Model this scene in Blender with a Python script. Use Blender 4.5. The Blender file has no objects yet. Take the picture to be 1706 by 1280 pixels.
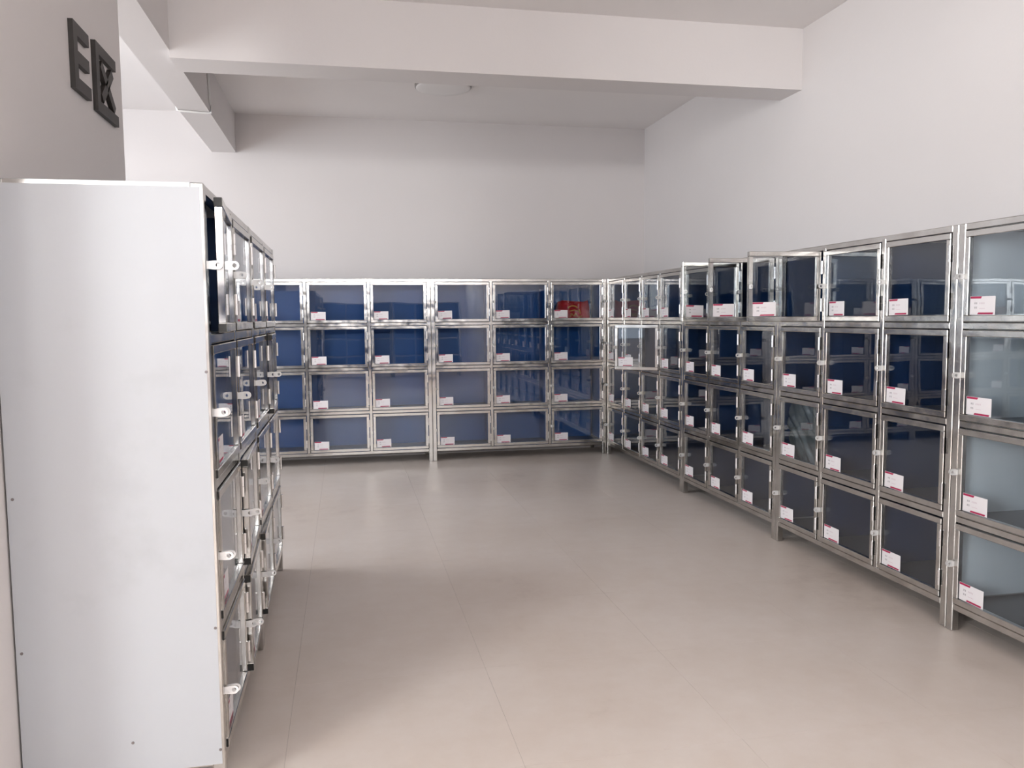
import bpy, bmesh, math, random
from mathutils import Vector, Matrix
random.seed(4)
scene = bpy.context.scene
COL = scene.collection

# ------------------------------------------------------------------ camera
F_PX, PITCH, YAW, ROLL, CAM_Z = 1357.2, 0.0813, 0.2010, -0.0093, 1.45
fwd = Vector((math.sin(YAW)*math.cos(PITCH), math.cos(YAW)*math.cos(PITCH), -math.sin(PITCH)))
rgt = Vector((math.cos(YAW), -math.sin(YAW), 0))
up = rgt.cross(fwd)
c_, s_ = math.cos(ROLL), math.sin(ROLL)
r2, u2 = c_*rgt + s_*up, -s_*rgt + c_*up
cam_data = bpy.data.cameras.new('camera')
cam = bpy.data.objects.new('camera', cam_data)
COL.objects.link(cam)
cam.matrix_world = Matrix(((r2.x, u2.x, -fwd.x, 0), (r2.y, u2.y, -fwd.y, 0), (r2.z, u2.z, -fwd.z, CAM_Z), (0, 0, 0, 1)))
cam_data.sensor_fit = 'HORIZONTAL'
cam_data.sensor_width = 36
cam_data.lens = 36*F_PX/1706
cam_data.clip_start = 0.05
scene.camera = cam

# ------------------------------------------------------------------ world, daylight at the windows, exposure
world = bpy.data.worlds.new('world'); scene.world = world
world.use_nodes = True
bg = world.node_tree.nodes['Background']
bg.inputs[0].default_value = (0.80, 0.88, 1.0, 1)
bg.inputs[1].default_value = 2.0
vs = scene.view_settings
vs.view_transform = 'Standard'; vs.look = 'None'; vs.gamma = 1; vs.use_curve_mapping = False
vs.exposure = 0.0
scene.cycles.use_denoising = True
scene.cycles.max_bounces = 10
scene.cycles.diffuse_bounces = 5
scene.cycles.glossy_bounces = 5
scene.cycles.transparent_max_bounces = 24
scene.cycles.sample_clamp_indirect = 6
scene.cycles.caustics_reflective = False
scene.cycles.caustics_refractive = False

# room: x -6.5..XW, y YF..YW, z 0..ZC
XW, YW, ZC = 3.278, 8.663, 3.50
XL0, YF = -4.2, -6.0
# windows: (wall, a0, a1, z0, z1, watts, colour)
WINDOWS = [
    ('front', -4.0, -2.9, 1.2, 3.4, 70, (1.0, 0.95, 0.92)),
    ('left', -4.8, 1.4, 1.2, 3.4, 1150, (1.0, 0.965, 0.945)),
    ('left', 3.6, 8.0, 1.0, 3.3, 235, (0.99, 0.985, 1.0)),
    ('front', -1.8, 2.9, 2.64, 3.42, 330, (1.0, 0.95, 0.93)),  # added strip window for fill light, set high to stay out of locker reflections
]
for k, (wl, a0, a1, z0, z1, watts, colr) in enumerate(WINDOWS):
    ld = bpy.data.lights.new('daylight', 'AREA'); ld.shape = 'RECTANGLE'
    ld.size = a1-a0; ld.size_y = z1-z0; ld.energy = watts; ld.color = colr
    lo = bpy.data.objects.new('daylight', ld); COL.objects.link(lo)
    if wl == 'front':
        lo.location = ((a0+a1)/2, YF-0.25, (z0+z1)/2)
        lo.rotation_euler = Vector((0, 1, 0)).to_track_quat('-Z', 'Z').to_euler()
    else:
        lo.location = (XL0-0.25, (a0+a1)/2, (z0+z1)/2)
        lo.rotation_euler = Vector((1, 0, 0)).to_track_quat('-Z', 'Z').to_euler()

# ------------------------------------------------------------------ materials
MATS = {}
def newmat(name):
    m = bpy.data.materials.new(name); m.use_nodes = True
    MATS[name] = m
    return m, m.node_tree.nodes, m.node_tree.links, m.node_tree.nodes['Principled BSDF']
def noise(n, l, scale, detail=4, coord='Object', stretch=None, rough=0.5):
    tc = n.new('ShaderNodeTexCoord'); mp = n.new('ShaderNodeMapping')
    if stretch: mp.inputs['Scale'].default_value = stretch
    nz = n.new('ShaderNodeTexNoise'); nz.inputs['Scale'].default_value = scale; nz.inputs['Detail'].default_value = detail
    nz.inputs['Roughness'].default_value = rough
    l.new(tc.outputs[coord], mp.inputs[0]); l.new(mp.outputs[0], nz.inputs['Vector'])
    return nz
def ramp(n, l, src, stops):
    r = n.new('ShaderNodeValToRGB')
    e = r.color_ramp.elements
    e[0].position, e[0].color = stops[0][0], stops[0][1]
    e[1].position, e[1].color = stops[-1][0], stops[-1][1]
    for p, c in stops[1:-1]:
        x = e.new(p); x.color = c
    l.new(src, r.inputs[0]); return r
def grey(v): return (v, v, v, 1)
def plain(name, col, rough=0.5, metal=0.0, spec=0.5, var=0.0, scale=8):
    m, n, l, b = newmat(name)
    b.inputs['Roughness'].default_value = rough; b.inputs['Metallic'].default_value = metal
    b.inputs['Specular IOR Level'].default_value = spec
    if var:
        nz = noise(n, l, scale)
        r = ramp(n, l, nz.outputs['Fac'], [(0.3, tuple(x*(1-var) for x in col)+(1,)), (0.7, tuple(min(1, x*(1+var)) for x in col)+(1,))])
        l.new(r.outputs[0], b.inputs['Base Color'])
    else:
        b.inputs['Base Color'].default_value = tuple(col)+(1,)
    return m
# wall paint with faint roller relief
def paint(name, col):
    m, n, l, b = newmat(name)
    nz = noise(n, l, 1.3, 5)
    r = ramp(n, l, nz.outputs['Fac'], [(0.3, tuple(x*0.975 for x in col)+(1,)), (0.7, tuple(col)+(1,))])
    l.new(r.outputs[0], b.inputs['Base Color']); b.inputs['Roughness'].default_value = 0.75
    b.inputs['Specular IOR Level'].default_value = 0.25
    n2 = noise(n, l, 60, 3); bp = n.new('ShaderNodeBump'); bp.inputs['Strength'].default_value = 0.05; bp.inputs['Distance'].default_value = 0.01
    l.new(n2.outputs['Fac'], bp.inputs['Height']); l.new(bp.outputs[0], b.inputs['Normal'])
    return m
paint('wall_paint', (0.765, 0.736, 0.731))
paint('ceiling_paint', (0.83, 0.80, 0.79))
# polished floor tile with dust
m, n, l, b = newmat('floor_tile')
oi = n.new('ShaderNodeObjectInfo')
nzA = noise(n, l, 0.9, 6, coord='Object'); nzB = noise(n, l, 7, 6, coord='Object', rough=0.65)
geo = n.new('ShaderNodeNewGeometry')
for q in (nzA, nzB):
    l.new(geo.outputs['Position'], q.inputs['Vector'])
mx = n.new('ShaderNodeMath'); mx.operation = 'ADD'
mu = n.new('ShaderNodeMath'); mu.operation = 'MULTIPLY'; mu.inputs[1].default_value = 0.5
l.new(nzB.outputs['Fac'], mu.inputs[0]); l.new(nzA.outputs['Fac'], mx.inputs[0]); l.new(mu.outputs[0], mx.inputs[1])
r = ramp(n, l, mx.outputs[0], [(0.42, (0.60, 0.515, 0.455, 1)), (0.62, (0.73, 0.645, 0.58, 1)), (0.95, (0.80, 0.73, 0.68, 1))])
l.new(r.outputs[0], b.inputs['Base Color'])
r2_ = ramp(n, l, mx.outputs[0], [(0.45, grey(0.30)), (0.9, grey(0.40))])
l.new(r2_.outputs[0], b.inputs['Roughness'])
b.inputs['Specular IOR Level'].default_value = 0.45
plain('grout', (0.24, 0.20, 0.18), 0.8)
# stainless steel: brushed, smudged
m, n, l, b = newmat('stainless')
b.inputs['Metallic'].default_value = 1.0
nz = noise(n, l, 9, 4)
r = ramp(n, l, nz.outputs['Fac'], [(0.3, (0.47, 0.455, 0.435, 1)), (0.7, (0.63, 0.62, 0.60, 1))]); l.new(r.outputs[0], b.inputs['Base Color'])
r = ramp(n, l, nz.outputs['Fac'], [(0.35, grey(0.10)), (0.65, grey(0.24))]); l.new(r.outputs[0], b.inputs['Roughness'])
nw = noise(n, l, 6, 2); bp = n.new('ShaderNodeBump'); bp.inputs['Strength'].default_value = 0.25; bp.inputs['Distance'].default_value = 0.01
l.new(nw.outputs['Fac'], bp.inputs['Height']); l.new(bp.outputs[0], b.inputs['Normal'])
plain('bright_steel', (0.84, 0.84, 0.84), 0.35, 0.35)
plain('hinge_steel', (0.85, 0.85, 0.86), 0.22, 1.0)
plain('black_plastic', (0.006, 0.006, 0.006), 0.5)
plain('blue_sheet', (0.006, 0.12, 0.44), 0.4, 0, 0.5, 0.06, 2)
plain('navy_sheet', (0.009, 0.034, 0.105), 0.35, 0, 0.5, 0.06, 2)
plain('pale_sheet', (0.80, 0.87, 0.92), 0.45, 0, 0.4, 0.03, 2)
plain('shelf_sheet', (0.17, 0.18, 0.20), 0.4, 0.3, 0.5, 0.08, 5)
# white coated sheet with smudges
m, n, l, b = newmat('white_sheet')
nz = noise(n, l, 2.2, 6, rough=0.6); r = ramp(n, l, nz.outputs['Fac'], [(0.28, (0.375, 0.387, 0.408, 1)), (0.42, (0.412, 0.428, 0.455, 1)), (0.75, (0.422, 0.442, 0.472, 1))])
l.new(r.outputs[0], b.inputs['Base Color']); b.inputs['Roughness'].default_value = 0.33
# thin window/locker glass: clear with fresnel mirror
def thin_glass(name, tint, ior, rough):
    m = bpy.data.materials.new(name); m.use_nodes = True; MATS[name] = m
    n, l = m.node_tree.nodes, m.node_tree.links
    n.remove(n['Principled BSDF'])
    t = n.new('ShaderNodeBsdfTransparent'); t.inputs[0].default_value = tint+(1,)
    g = n.new('ShaderNodeBsdfGlossy'); g.inputs['Roughness'].default_value = rough; g.inputs[0].default_value = (0.95, 0.97, 1, 1)
    # Schlick reflectance, the same on both faces of the pane
    ge = n.new('ShaderNodeNewGeometry'); dt = n.new('ShaderNodeVectorMath'); dt.operation = 'DOT_PRODUCT'
    l.new(ge.outputs['Normal'], dt.inputs[0]); l.new(ge.outputs['Incoming'], dt.inputs[1])
    def mth(op, a, b_=None):
        q = n.new('ShaderNodeMath'); q.operation = op
        for i_, v_ in enumerate((a, b_)):
            if v_ is None: continue
            if isinstance(v_, (int, float)): q.inputs[i_].default_value = v_
            else: l.new(v_, q.inputs[i_])
        return q.outputs[0]
    f0 = ((ior-1)/(ior+1))**2
    cosv = mth('ABSOLUTE', dt.outputs['Value'])
    fr = mth('ADD', mth('MULTIPLY', mth('POWER', mth('SUBTRACT', 1.0, cosv), 5.0), 1-f0), f0)
    nw = noise(n, l, 2.5, 1); bp = n.new('ShaderNodeBump'); bp.inputs['Strength'].default_value = 0.03; bp.inputs['Distance'].default_value = 0.02
    l.new(nw.outputs['Fac'], bp.inputs['Height']); l.new(bp.outputs[0], g.inputs['Normal'])
    mxs = n.new('ShaderNodeMixShader')
    l.new(fr, mxs.inputs[0]); l.new(t.outputs[0], mxs.inputs[1]); l.new(g.outputs[0], mxs.inputs[2])
    l.new(mxs.outputs[0], n['Material Output'].inputs[0])
    return m
thin_glass('locker_glass', (0.90, 0.925, 0.94), 1.62, 0.012)
thin_glass('clear_glass', (0.97, 0.98, 0.985), 1.45, 0.012)
thin_glass('window_glass', (0.97, 0.98, 0.98), 1.45, 0.0)
plain('card_white', (0.86, 0.84, 0.87), 0.4)
plain('card_crimson', (0.42, 0.015, 0.085), 0.4)
plain('card_ink', (0.22, 0.21, 0.24), 0.5)
plain('card_pale_ink', (0.62, 0.50, 0.56), 0.5)
plain('sign_black', (0.028, 0.024, 0.022), 0.45, 0, 0.5, 0.2, 12)
plain('lamp_white', (0.78, 0.76, 0.75), 0.35)
plain('lamp_rim_shade', (0.30, 0.28, 0.27), 0.4)  # dark tone paints in the thin shadow round the light's edge
plain('cable_white', (0.85, 0.85, 0.84), 0.45)
plain('bag_red', (0.62, 0.010, 0.012), 0.35, 0, 0.5, 0.15, 9)
plain('gold_print', (0.80, 0.42, 0.10), 0.35)
plain('film_grey', (0.085, 0.10, 0.105), 0.22, 0, 0.6, 0.4, 9)
plain('window_frame_white', (0.75, 0.75, 0.74), 0.4)
plain('screw_grey', (0.20, 0.18, 0.18), 0.4, 0.6)

# ------------------------------------------------------------------ mesh helpers
def bm_box(bm, x0, x1, y0, y1, z0, z1, mat=0):
    vs_ = [bm.verts.new(p) for p in ((x0,y0,z0),(x1,y0,z0),(x1,y1,z0),(x0,y1,z0),(x0,y0,z1),(x1,y0,z1),(x1,y1,z1),(x0,y1,z1))]
    for f in ((0,3,2,1),(4,5,6,7),(0,1,5,4),(1,2,6,5),(2,3,7,6),(3,0,4,7)):
        fc = bm.faces.new([vs_[i] for i in f]); fc.material_index = mat
def to_mesh(bm, name, mats, bevel=0.0, smooth=False):
    if bevel:
        bmesh.ops.bevel(bm, geom=bm.edges[:], offset=bevel, segments=1, affect='EDGES', profile=0.5)
    bmesh.ops.recalc_face_normals(bm, faces=bm.faces[:])
    me = bpy.data.meshes.new(name); bm.to_mesh(me); bm.free()
    for mm in ([mats] if isinstance(mats, str) else mats): me.materials.append(MATS[mm])
    if smooth:
        for p in me.polygons: p.use_smooth = True
    return me
def link(name, me, parent=None, loc=(0,0,0), rz=0):
    o = bpy.data.objects.new(name, me); COL.objects.link(o)
    o.location = loc; o.rotation_euler = (0, 0, rz)
    if parent: o.parent = parent
    return o
CACHE = {}
def box_mesh(dx, dy, dz, mat, bevel=0.0, name='box'):
    """box with its corner at the origin, shared between alike pieces"""
    k = (round(dx, 4), round(dy, 4), round(dz, 4), mat, bevel, name)
    if k not in CACHE:
        bm = bmesh.new(); bm_box(bm, 0, dx, 0, dy, 0, dz)
        CACHE[k] = to_mesh(bm, name, mat, bevel)
    return CACHE[k]
def box_part(name, parent, x0, x1, y0, y1, z0, z1, mat, bevel=0.0):
    return link(name, box_mesh(x1-x0, y1-y0, z1-z0, mat, bevel, name), parent, (x0, y0, z0))
def structure(name, boxes, mat, label, cat):
    bm = bmesh.new()
    for b_ in boxes: bm_box(bm, *b_)
    o = link(name, to_mesh(bm, name, mat)); o['kind'] = 'structure'
    o['label'] = label; o['category'] = cat
    return o
def thing(name, label, cat, loc=(0,0,0), rz=0, group=None):
    o = bpy.data.objects.new(name, None); COL.objects.link(o)
    o.empty_display_size = 0.1
    o.location = loc; o.rotation_euler = (0, 0, rz)
    tag(o, label, cat, group); return o
def tag(o, label, cat, group=None):
    o['label'] = label; o['category'] = cat
    if group: o['group'] = group
    return o
def tube(bm, pts, rad, seg=8, mat=0):
    rings = []
    for i, p in enumerate(pts):
        p = Vector(p)
        a = Vector(pts[max(0, i-1)]); b = Vector(pts[min(len(pts)-1, i+1)])
        d = (b-a).normalized()
        t = Vector((0, 0, 1)) if abs(d.z) < 0.9 else Vector((1, 0, 0))
        u = d.cross(t).normalized(); v = d.cross(u)
        rings.append([bm.verts.new(p + rad*(math.cos(2*math.pi*k/seg)*u + math.sin(2*math.pi*k/seg)*v)) for k in range(seg)])
    for r_, s in zip(rings, rings[1:]):
        for k in range(seg):
            bm.faces.new((r_[k], r_[(k+1) % seg], s[(k+1) % seg], s[k])).material_index = mat
    bm.faces.new(rings[0]).material_index = mat; bm.faces.new(rings[-1][::-1]).material_index = mat

# ------------------------------------------------------------------ the setting
T = 0.3
floor = structure('floor', [(XL0-T, XW+T, YF-T, YW+T, -0.12, -0.0012)], 'grout', 'pale beige polished tile floor of the locker hall', 'floor')
TS = 0.765
tile_me = {}
xs = [0.535 + TS*k for k in range(-10, 5)]
ys = [0.18 + TS*k for k in range(-9, 13)]
for i in range(len(xs)-1):
    for j in range(len(ys)-1):
        x0, x1 = max(xs[i], XL0), min(xs[i+1], XW); y0, y1 = max(ys[j], YF), min(ys[j+1], YW)
        if x1-x0 < 0.02 or y1-y0 < 0.02: continue
        link('floor_tile', box_mesh(x1-x0-0.0008, y1-y0-0.0008, 0.011, 'floor_tile', 0, 'floor_tile'), floor, (x0+0.0004, y0+0.0004, -0.011))
structure('wall_back', [(XL0-T, XW+T, YW, YW+T, 0, ZC)], 'wall_paint', 'white painted far wall behind a row of lockers', 'wall')
structure('wall_right', [(XW, XW+T, YF, YW, 0, ZC)], 'wall_paint', 'long white painted side wall behind the longest locker row', 'wall')
def wall_with_windows(name, wl, label):
    ws = sorted([w for w in WINDOWS if w[0] == wl], key=lambda w: w[1])
    lo_, hi_ = (XL0-T, XW+T) if wl == 'front' else (YF, YW)
    boxes = []; a = lo_
    for w in ws:
        boxes += [(a, w[1], 0, ZC), (w[1], w[2], 0, w[3]), (w[1], w[2], w[4], ZC)]; a = w[2]
    boxes.append((a, hi_, 0, ZC))
    if wl == 'front': bb = [(b_[0], b_[1], YF-T, YF, b_[2], b_[3]) for b_ in boxes]
    else: bb = [(XL0-T, XL0, b_[0], b_[1], b_[2], b_[3]) for b_ in boxes]
    structure(name, bb, 'wall_paint', label, 'wall')
wall_with_windows('wall_front', 'front', 'white wall with windows facing the far locker row')
wall_with_windows('wall_left', 'left', 'white outer wall with two wide windows')
for k, (wl, a0, a1, z0, z1, *_r) in enumerate(WINDOWS):
    w = bpy.data.objects.new('window_%d' % (k+1), None); COL.objects.link(w); w['kind'] = 'structure'
    w['label'] = ['tall narrow window in the front wall beside the outer wall', 'wide window in the outer wall beside the front corner', 'wide window in the outer wall beside the far corner', 'added low strip window for fill light, high in the front wall'][k]
    w['category'] = 'window'
    def wb(name, p0, p1, d0, d1, q0, q1, mat):
        if wl == 'front': return box_part(name, w, p0, p1, YF-d1, YF-d0, q0, q1, mat)
        return box_part(name, w, XL0-d1, XL0-d0, p0, p1, q0, q1, mat)
    fw = 0.06
    wb('frame_bar', a0, a1, 0.08, 0.14, z0, z0+fw, 'window_frame_white'); wb('frame_bar', a0, a1, 0.08, 0.14, z1-fw, z1, 'window_frame_white')
    nb = 3
    for q in range(nb+1):
        p = a0 + (a1-a0-fw)*q/nb
        wb('frame_bar', p, p+fw, 0.08, 0.14, z0+fw, z1-fw, 'window_frame_white')
    for q in range(nb):
        wb('pane', a0+(a1-a0-fw)*q/nb+fw, a0+(a1-a0-fw)*(q+1)/nb, 0.108, 0.114, z0+fw, z1-fw, 'window_glass')
structure('ceiling', [(XL0-T, XW+T, YF-T, YW+T, ZC, ZC+0.2)], 'ceiling_paint', 'flat off-white ceiling slab above the beams', 'ceiling')
BZ = 3.116; BX0, BX1 = -1.25, -1.02; BY0, BY1 = 5.495, 5.79
PX0, PX1, PY0, PY1 = -1.26, -0.955, 2.2, 4.02
bl = structure('trim_1', [(BX0, BX1, YF, YW, BZ, ZC)], 'wall_paint', 'white ceiling beam running from the sign pier to the far wall', 'beam')
structure('trim_2', [(BX1, XW, BY0, BY1, BZ-0.045, ZC)], 'wall_paint', 'white ceiling beam crossing to the long side wall', 'beam')
structure('wall_pier', [(PX0, PX1, PY0, PY1, 0, BZ), (BX1, PX1, PY0, PY1, BZ, ZC), (PX0, BX0, PY0, PY1, BZ, ZC)], 'wall_paint', 'white wall pier carrying the black letter sign', 'wall')

# ------------------------------------------------------------------ locker cabinets
ROWZ = [0.115, 0.522, 0.956, 1.395, 1.845]
TB = 0.030           # frame tube
DT = 0.025           # door tube depth
DS = 0.027           # door tube face width
GAP = 0.004
PROUD = 0.005

def door_frame_mesh(w, h):
    k = ('door', round(w, 3), round(h, 3))
    if k not in CACHE:
        bm = bmesh.new()
        bm_box(bm, -w, 0, 0, DT, 0, DS); bm_box(bm, -w, 0, 0, DT, h-DS, h)
        bm_box(bm, -w, -w+DS, 0.0006, DT-0.0006, DS, h-DS); bm_box(bm, -DS, 0, 0.0006, DT-0.0006, DS, h-DS)
        CACHE[k] = to_mesh(bm, 'door', 'stainless', 0.0022)
    return CACHE[k]
def tab_mesh():
    if 'tab' in CACHE: return CACHE['tab']
    # plate standing out of the front, plane across the width axis, with a round hole
    L, Hh, t, hr = 0.040, 0.0130, 0.0025, 0.0068
    N = 16; outer = []; inner = []
    cx = -(L-Hh)
    for k in range(N):
        a = 2*math.pi*k/N
        inner.append((cx+hr*math.cos(a), hr*math.sin(a)))
        dx, dy = math.cos(a), math.sin(a)
        if dx <= 1e-6: outer.append((cx+Hh*dx, Hh*dy))
        else:
            s = min((0-cx)/dx if dx > 1e-6 else 9, Hh/abs(dy) if abs(dy) > 1e-6 else 9)
            outer.append((cx+dx*s, dy*s))
    bm = bmesh.new()
    def ring(pts, u): return [bm.verts.new((u, p[0], p[1])) for p in pts]
    o0, o1, i0, i1 = ring(outer, -t/2), ring(outer, t/2), ring(inner, -t/2), ring(inner, t/2)
    for k in range(N):
        j = (k+1) % N
        bm.faces.new((o0[k], o0[j], i0[j], i0[k])); bm.faces.new((o1[j], o1[k], i1[k], i1[j]))
        bm.faces.new((o0[j], o0[k], o1[k], o1[j])); bm.faces.new((i0[k], i0[j], i1[j], i1[k]))
    CACHE['tab'] = to_mesh(bm, 'hasp_tab', 'bright_steel'); return CACHE['tab']
def hinge_mesh():
    if 'hinge' in CACHE: return CACHE['hinge']
    bm = bmesh.new(); tube(bm, [(0, 0, 0), (0, 0, 0.036)], 0.0062, 8); tube(bm, [(0, 0, 0.037), (0, 0, 0.074)], 0.0062, 8)
    CACHE['hinge'] = to_mesh(bm, 'hinge', 'hinge_steel'); return CACHE['hinge']
CARD_W, CARD_H = 0.142, 0.080
def card_mesh():
    if 'card' in CACHE: return CACHE['card']
    bm = bmesh.new(); W, H = CARD_W, CARD_H
    bm_box(bm, 0, W, -0.0012, 0, 0, H, 0)
    def poly(pts, mat, y=-0.0016):
        f = bm.faces.new([bm.verts.new((p[0], y, p[1])) for p in pts]); f.material_index = mat
    poly([(0.002, H-0.010), (0.062, H-0.010), (0.068, H-0.001), (0.002, H-0.001)], 1)
    poly([(0.044, 0.002), (W-0.012, 0.002), (W-0.009, 0.010), (0.049, 0.010)], 1)
    def glyph(x, z, s, mat):
        # a few strokes that read as one small printed character
        for q in range(3): poly([(x, z+s*q/2.4), (x+s*0.85, z+s*q/2.4), (x+s*0.85, z+s*q/2.4+s*0.16), (x, z+s*q/2.4+s*0.16)], mat)
        poly([(x+s*0.34, z), (x+s*0.50, z), (x+s*0.50, z+s), (x+s*0.34, z+s)], mat)
    for q in range(2):
        glyph(0.026+q*0.009, 0.046, 0.0075, 2); glyph(0.026+q*0.009, 0.027, 0.0075, 2)
    for q in range(4): glyph(0.054+q*0.008, 0.0465, 0.0062, 3)
    poly([(0.054, 0.0265), (0.086, 0.0265), (0.086, 0.0278), (0.054, 0.0278)], 3)
    CACHE['card'] = to_mesh(bm, 'name_card', ['card_white', 'card_crimson', 'card_ink', 'card_pale_ink']); return CACHE['card']

def cabinet(label, loc, rz, cols, depth=0.46, inside='blue_sheet', open_doors=None, plugs=False, cards=True, group=None, doors=True, clear_cols=(), back='blue_sheet', near_panel='white_sheet'):
    """cols: column boundaries along the width axis, starting at 0 (left as seen from the front)"""
    open_doors = open_doors or {}
    t = thing('locker_cabinet', label, 'locker cabinet', loc, rz, group)
    W = cols[-1]; H = ROWZ[-1]
    PW = 0.038
    # posts: front and rear corner posts reach the floor, inner posts stop at the bottom rail
    for u in (0, W-PW):
        for v in (0, depth-PW):
            box_part('post', t, u, u+PW, v, v+PW, 0, H, 'stainless', 0.003)
    for u in cols[1:-1]:
        box_part('post', t, u-TB/2, u+TB/2, 0, PW, ROWZ[0]+TB/2, H-TB/2, 'stainless', 0.003)
    for k, z in enumerate(ROWZ):
        z0, z1 = (z-TB/2, z+TB/2) if 0 < k < 4 else ((z-TB/2, z+TB/2) if k == 0 else (z-TB, z))
        zz = [PW] + [c for c in cols[1:-1]] + [W-PW]
        box_part('rail', t, PW, W-PW, 0.0015, PW-0.002, z0, z1, 'stainless', 0.003)
        box_part('rail', t, PW, W-PW, depth-PW, depth-0.004, z0, z1, 'stainless')
        if k in (0, 4):
            for u in (0.002, W-PW+0.002): box_part('rail', t, u, u+PW-0.004, PW, depth-PW, z0, z1, 'stainless')
    # sheets
    for k, z in enumerate(ROWZ[:-1]):
        box_part('shelf', t, 0.006, W-0.006, PW, depth-0.008, z+TB/2-0.004, z+TB/2+0.002, 'shelf_sheet')
    box_part('top_panel', t, 0.004, W-0.004, PW*0.6, depth-0.004, H-0.003, H+0.001, 'white_sheet')
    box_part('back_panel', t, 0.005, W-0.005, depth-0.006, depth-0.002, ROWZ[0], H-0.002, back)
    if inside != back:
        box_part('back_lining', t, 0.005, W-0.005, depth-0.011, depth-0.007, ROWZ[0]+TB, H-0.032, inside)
    for u0 in (0.0, W-0.004):
        s = -1 if u0 == 0 else 1
        box_part('side_panel', t, u0-0.001 if s < 0 else u0+0.001, u0+0.003 if s < 0 else u0+0.005, 0.010, depth-0.002, 0.105, H-0.012, near_panel)
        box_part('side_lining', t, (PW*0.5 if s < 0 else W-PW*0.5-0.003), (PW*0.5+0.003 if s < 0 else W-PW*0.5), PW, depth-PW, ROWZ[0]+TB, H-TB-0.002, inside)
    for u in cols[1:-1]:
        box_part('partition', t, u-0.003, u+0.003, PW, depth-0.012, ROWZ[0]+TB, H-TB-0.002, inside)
    if not doors: return t
    nc = len(cols)-1
    for c in range(nc):
        uL = PW if c == 0 else cols[c]+TB/2
        uR = W-PW if c == nc-1 else cols[c+1]-TB/2
        for r_ in range(4):
            zb = ROWZ[3-r_]+TB/2; zt = ROWZ[4-r_]-(TB/2 if r_ else TB)
            w, h = uR-uL-2*GAP, zt-zb-2*GAP
            ang = open_doors.get((c, r_), 0)
            d = link('door', door_frame_mesh(w, h), t, (uR-GAP, -PROUD, zb+GAP), math.radians(ang))
            pane = link('glass_pane', box_mesh(w-2*DS+0.008, 0.004, h-2*DS+0.008, 'clear_glass' if c in clear_cols else 'locker_glass', 0, 'glass_pane'), d, (-w+DS-0.004, 0.010, DS-0.004))
            if cards:
                jx = random.uniform(-0.006, 0.006)
                cd = link('name_card', card_mesh(), d, (-w+DS+0.004+jx*0.6, 0.0098, DS+0.003))
                cd.rotation_euler = (0, random.uniform(-0.02, 0.02), 0)
            zt_ = h*0.5
            link('hasp_tab', tab_mesh(), d, (-w+0.006, 0.0, zt_))
            for zh in (0.055, h-0.055-0.074): link('hinge', hinge_mesh(), d, (0.001, -0.004, zh))
            if plugs:
                for zp in (DS/2, h-DS/2):
                    link('end_plug', box_mesh(0.004, DT-0.003, DS-0.003, 'black_plastic', 0, 'end_plug'), d, (-w-0.003, 0.0015, zp-(DS-0.003)/2))
            link('hasp_tab', tab_mesh(), t, (uL-0.004, 0.0, zb+GAP+zt_))
    return t

XR, YB, XLF = 2.6873, 8.1978, -0.3889
R90 = math.pi/2
# --- far wall row
PB = 0.6116
D_B = 0.455
u0 = XR-0.004-3*PB
back_cols = [0, PB, 2*PB, 3*PB]
cabinet('glass-door locker cabinet on the far wall filling the corner, red bag in its top row', (u0, YB, 0), 0, back_cols, D_B)
cabinet('glass-door locker cabinet in the middle of the far wall, beside the red-bag one', (u0-3*PB-0.004, YB, 0), 0, back_cols, D_B, clear_cols=(0,))
cabinet('glass-door locker cabinet of the far wall row standing behind the end of the pier lockers', (u0-6*PB-0.008, YB, 0), 0, back_cols, D_B)
# --- long side wall row (width axis runs towards the camera, -y)
D_R = 0.56
def right_unit(label, posts, **kw):
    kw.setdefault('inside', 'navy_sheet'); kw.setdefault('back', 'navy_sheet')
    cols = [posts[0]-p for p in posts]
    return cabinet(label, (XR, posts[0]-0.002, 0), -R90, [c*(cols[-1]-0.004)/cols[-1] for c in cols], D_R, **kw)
right_unit('four-column glass-door locker cabinet of the side wall row, tucked into the far corner', [8.190, 7.654, 7.176, 6.726, 6.221],
           open_doors={(2, 1): 47})
right_unit('glass-door locker cabinet of the side wall row with two neighbouring top doors open', [6.221, 5.731, 5.230, 4.735],
           open_doors={(1, 0): 101, (2, 0): 87})
right_unit('glass-door locker cabinet of the side wall row with one top door swung wide open', [4.735, 4.237, 3.712, 3.195],
           open_doors={(0, 0): 86})
right_unit('glass-door locker cabinet of the side wall row with pale grey interior', [3.195, 2.672, 2.150, 1.628], inside='pale_sheet')
# --- row against the pier (width axis runs away from the camera, +y)
YN, PL, D_L = 2.509, 0.5799, 0.562
lc = [0, PL, 2*PL-0.002]
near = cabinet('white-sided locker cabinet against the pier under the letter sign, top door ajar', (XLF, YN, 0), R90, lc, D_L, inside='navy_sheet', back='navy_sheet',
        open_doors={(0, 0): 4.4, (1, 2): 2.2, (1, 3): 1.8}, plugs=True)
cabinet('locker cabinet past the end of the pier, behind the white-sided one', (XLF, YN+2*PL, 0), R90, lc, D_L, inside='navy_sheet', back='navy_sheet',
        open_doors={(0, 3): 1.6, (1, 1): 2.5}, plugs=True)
# screws in the white end panel
bm = bmesh.new(); tube(bm, [(0, 0.0006, 0), (0, -0.0014, 0)], 0.0045, 8); scr = to_mesh(bm, 'screw', 'screw_grey')
for dx, z in ((-0.545, 0.95), (-0.545, 0.50), (-0.26, 0.20), (-0.012, 1.30), (-0.014, 0.15), (-0.015, 0.53)):
    o = link('screw', scr, near); o.rotation_euler = (0, 0, -R90)
    o.location = (-0.001, -dx, z)
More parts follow.
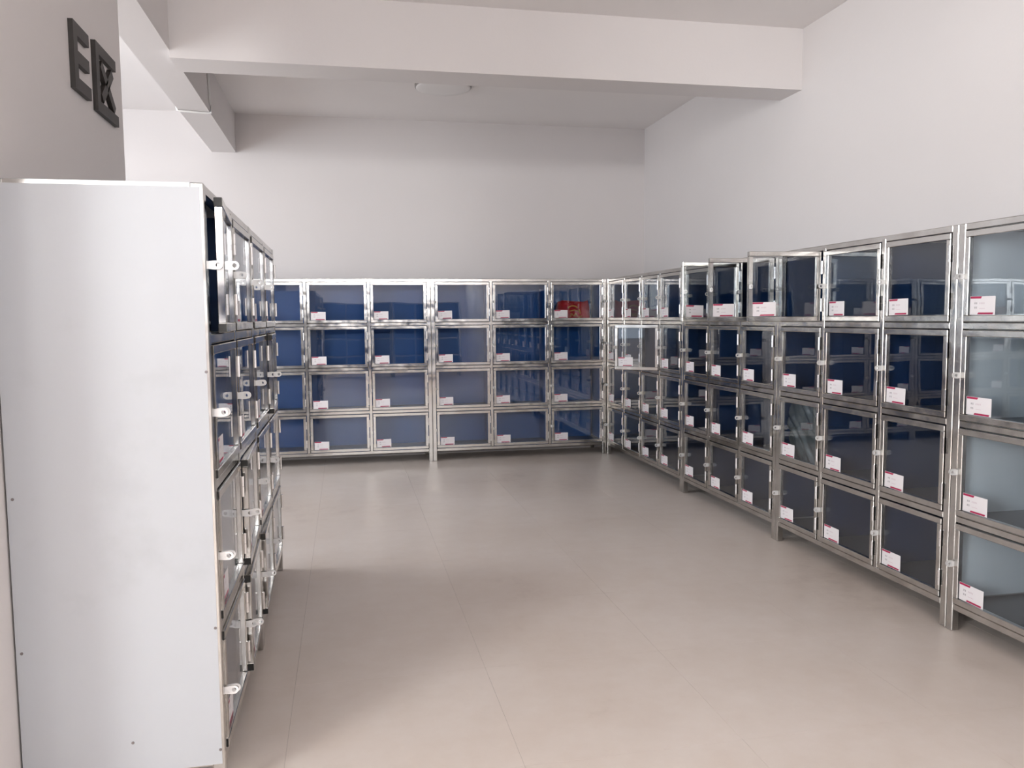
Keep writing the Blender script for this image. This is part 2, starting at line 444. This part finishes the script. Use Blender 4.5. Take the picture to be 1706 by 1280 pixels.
# --- row behind the camera whose blue backs show in the glass
for k, xx in enumerate((-0.55, 1.15)):
    cabinet(['blue-backed free-standing locker cabinet at the row end away from the side wall', 'blue-backed free-standing locker cabinet at the row end beside the side wall'][k],
            (xx+1.69, -3.9, 0), math.pi, [0, 0.56, 1.12, 1.68], 0.46, doors=False)

# ------------------------------------------------------------------ letter sign on the pier (raised letters)
def extruded(name, polys, thick):
    """polys in the pier face (y, z); raised towards +x"""
    bm = bmesh.new()
    for P in polys:
        a = [bm.verts.new((0.0, p[0], p[1])) for p in P]; b_ = [bm.verts.new((thick, p[0], p[1])) for p in P]
        bm.faces.new(a[::-1]); bm.faces.new(b_)
        for k in range(len(P)):
            j = (k+1) % len(P); bm.faces.new((a[k], a[j], b_[j], b_[k]))
    return to_mesh(bm, name, 'sign_black')
w, h, s = 0.194, 0.244, 0.046
E_poly = [[(0, 0), (w, 0), (w, s), (s, s), (s, (h-s)/2), (w*0.93, (h-s)/2), (w*0.93, (h+s)/2), (s, (h+s)/2), (s, h-s), (w*0.97, h-s), (w*0.97, h), (0, h)]]
o = link('sign_letter', extruded('sign_letter', E_poly, 0.018), None, (PX1, 3.297, 2.300)); tag(o, 'raised black capital letter E mounted on the white pier', 'letter')
w, h, s = 0.305, 0.272, 0.044
def stroke(a, b_, wd):
    d = Vector((b_[0]-a[0], b_[1]-a[1])).normalized(); n_ = Vector((-d.y, d.x))*wd/2
    return [(a[0]+n_.x, a[1]+n_.y), (a[0]-n_.x, a[1]-n_.y), (b_[0]-n_.x, b_[1]-n_.y), (b_[0]+n_.x, b_[1]+n_.y)]
qu = [[(0, 0), (w, 0), (w, s), (s, s), (s, h-s), (w*0.95, h-s), (w*0.95, h), (0, h)],
      stroke((0.235, 0.205), (0.075, 0.062), 0.040), stroke((0.072, 0.200), (0.150, 0.1385), 0.040), stroke((0.164, 0.128), (0.255, 0.056), 0.040)]
o = link('sign_letter', extruded('sign_letter', qu, 0.018), None, (PX1, 3.572, 2.287)); tag(o, 'raised black boxed-cross character beside the letter E', 'letter')

# ------------------------------------------------------------------ round ceiling light
lamp = thing('ceiling_light', 'round flat white ceiling light behind the crossing beam', 'ceiling light', (0.90, 7.33, ZC))
def lathe(profile, seg=40):
    bm = bmesh.new(); rings = []
    for r_, z in profile:
        rings.append([bm.verts.new((r_*math.cos(2*math.pi*k/seg), r_*math.sin(2*math.pi*k/seg), z)) for k in range(seg)] if r_ > 1e-6 else [bm.verts.new((0, 0, z))])
    for a, b_ in zip(rings, rings[1:]):
        for k in range(seg):
            j = (k+1) % seg
            if len(b_) == 1: bm.faces.new((a[k], a[j], b_[0]))
            elif len(a) == 1: bm.faces.new((a[0], b_[k], b_[j]))
            else: bm.faces.new((a[k], a[j], b_[j], b_[k]))
    return bm
link('rim', to_mesh(lathe([(0.0, 0), (0.250, 0), (0.250, -0.022), (0.236, -0.026), (0.236, -0.016), (0.0, -0.016)]), 'rim', 'lamp_rim_shade'), lamp)
link('diffuser', to_mesh(lathe([(0.0, -0.014), (0.234, -0.014), (0.240, -0.030), (0.225, -0.036), (0.16, -0.042), (0.08, -0.045), (0.0, -0.046)]), 'diffuser', 'lamp_white', smooth=True), lamp)

# ------------------------------------------------------------------ cable strapped round the long beam
bm = bmesh.new()
cy = 6.99
tube(bm, [(BX0-0.010, cy-0.03, ZC), (BX0-0.010, cy-0.02, BZ+0.05), (BX0-0.009, cy, BZ-0.006), (BX0+0.02, cy, BZ-0.010), (BX1-0.02, cy+0.04, BZ-0.010), (BX1+0.009, cy+0.045, BZ-0.006), (BX1+0.010, cy+0.02, BZ+0.06), (BX1+0.010, cy-0.02, BZ+0.2), (BX1+0.010, cy-0.06, ZC)], 0.0085, 8)
o = link('cable', to_mesh(bm, 'cable', 'cable_white', smooth=True)); tag(o, 'white cable looped under the long ceiling beam', 'cable')

# ------------------------------------------------------------------ red bag in the corner cabinet of the far wall row
bz = ROWZ[3]+TB/2+0.003
bag = thing('gift_bag', 'red bag with gold print inside the top corner locker of the far wall', 'bag', (2.375, YB+0.20, bz))
bm = bmesh.new()
nu, nv = 28, 9; W2, D2, H2 = 0.185, 0.085, 0.205
rings = []
for j in range(nv):
    f = j/(nv-1); z = H2*f
    sc = 1-0.10*f**3; dp = (1-0.72*f**1.6)
    ring = []
    for k in range(nu):
        a = 2*math.pi*k/nu; ca, sa = math.cos(a), math.sin(a)
        x = W2*sc*math.copysign(abs(ca)**0.5, ca); y = D2*dp*math.copysign(abs(sa)**0.55, sa)
        ring.append(bm.verts.new((x+0.004*math.sin(7*a+5*f), y+0.006*math.sin(3*x*18+9*f), z+(0.010*math.sin(5*x*9) if j == nv-1 else 0))))
    rings.append(ring)
for a, b_ in zip(rings, rings[1:]):
    for k in range(nu): bm.faces.new((a[k], a[(k+1) % nu], b_[(k+1) % nu], b_[k]))
bm.faces.new(rings[0][::-1]); bm.faces.new(rings[-1])
link('bag_body', to_mesh(bm, 'bag_body', 'bag_red', smooth=True), bag)
bm = bmesh.new()
def strokes(bm, pts, r_): tube(bm, pts, r_, 6)
strokes(bm, [(-0.02+0.05*math.cos(t), -D2-0.004+0.10*max(0, 0.125+0.035*math.sin(t)-0.09), 0.125+0.030*math.sin(t)) for t in [math.pi*(0.05+0.9*q/8) for q in range(9)]], 0.007)
strokes(bm, [(-0.05, -D2-0.002, 0.10), (0.0, -D2-0.002, 0.112), (0.045, -D2-0.002, 0.096)], 0.006)
for a, b_ in (((-0.045, 0.04), (-0.035, 0.075)), ((-0.035, 0.075), (-0.01, 0.045)), ((-0.01, 0.045), (0.01, 0.078)), ((0.01, 0.078), (0.03, 0.04)), ((0.045, 0.03), (0.075, 0.05)), ((0.06, 0.07), (0.05, 0.12))):
    strokes(bm, [(a[0], -D2-0.004, a[1]), (b_[0], -D2-0.004, b_[1])], 0.006)
link('gold_print', to_mesh(bm, 'gold_print', 'gold_print'), bag)

# ------------------------------------------------------------------ crumpled grey film inside one side-wall locker
cy0, cy1, cz0, cz1 = 4.262, 4.706, ROWZ[1]+TB/2+0.004, ROWZ[2]-TB/2-0.02
bm = bmesh.new(); N, M = 40, 40; g = []
rng = random.Random(9)
folds = [(rng.uniform(-1, 1), rng.uniform(0.5, 1.3), rng.uniform(10, 48), rng.uniform(0, 6), rng.uniform(0.0015, 0.0048)) for _ in range(9)]
for i in range(N+1):
    row = []
    for j in range(M+1):
        yy = cy0+(cy1-cy0)*i/N; zz = cz0+(cz1-cz0)*j/M
        d = sum(a*math.sin(k*(ky*(yy-cy0)+kz*(zz-cz0))*2+p) for ky, kz, k, p, a in folds)
        row.append(bm.verts.new((XR+0.075+d, yy, zz)))
    g.append(row)
for i in range(N):
    for j in range(M): bm.faces.new((g[i][j], g[i+1][j], g[i+1][j+1], g[i][j+1]))
me = to_mesh(bm, 'plastic_film', 'film_grey', smooth=True)
o = link('plastic_film', me); md = o.modifiers.new('thickness', 'SOLIDIFY'); md.thickness = 0.002
tag(o, 'crumpled grey plastic film standing inside a side wall locker', 'plastic film')
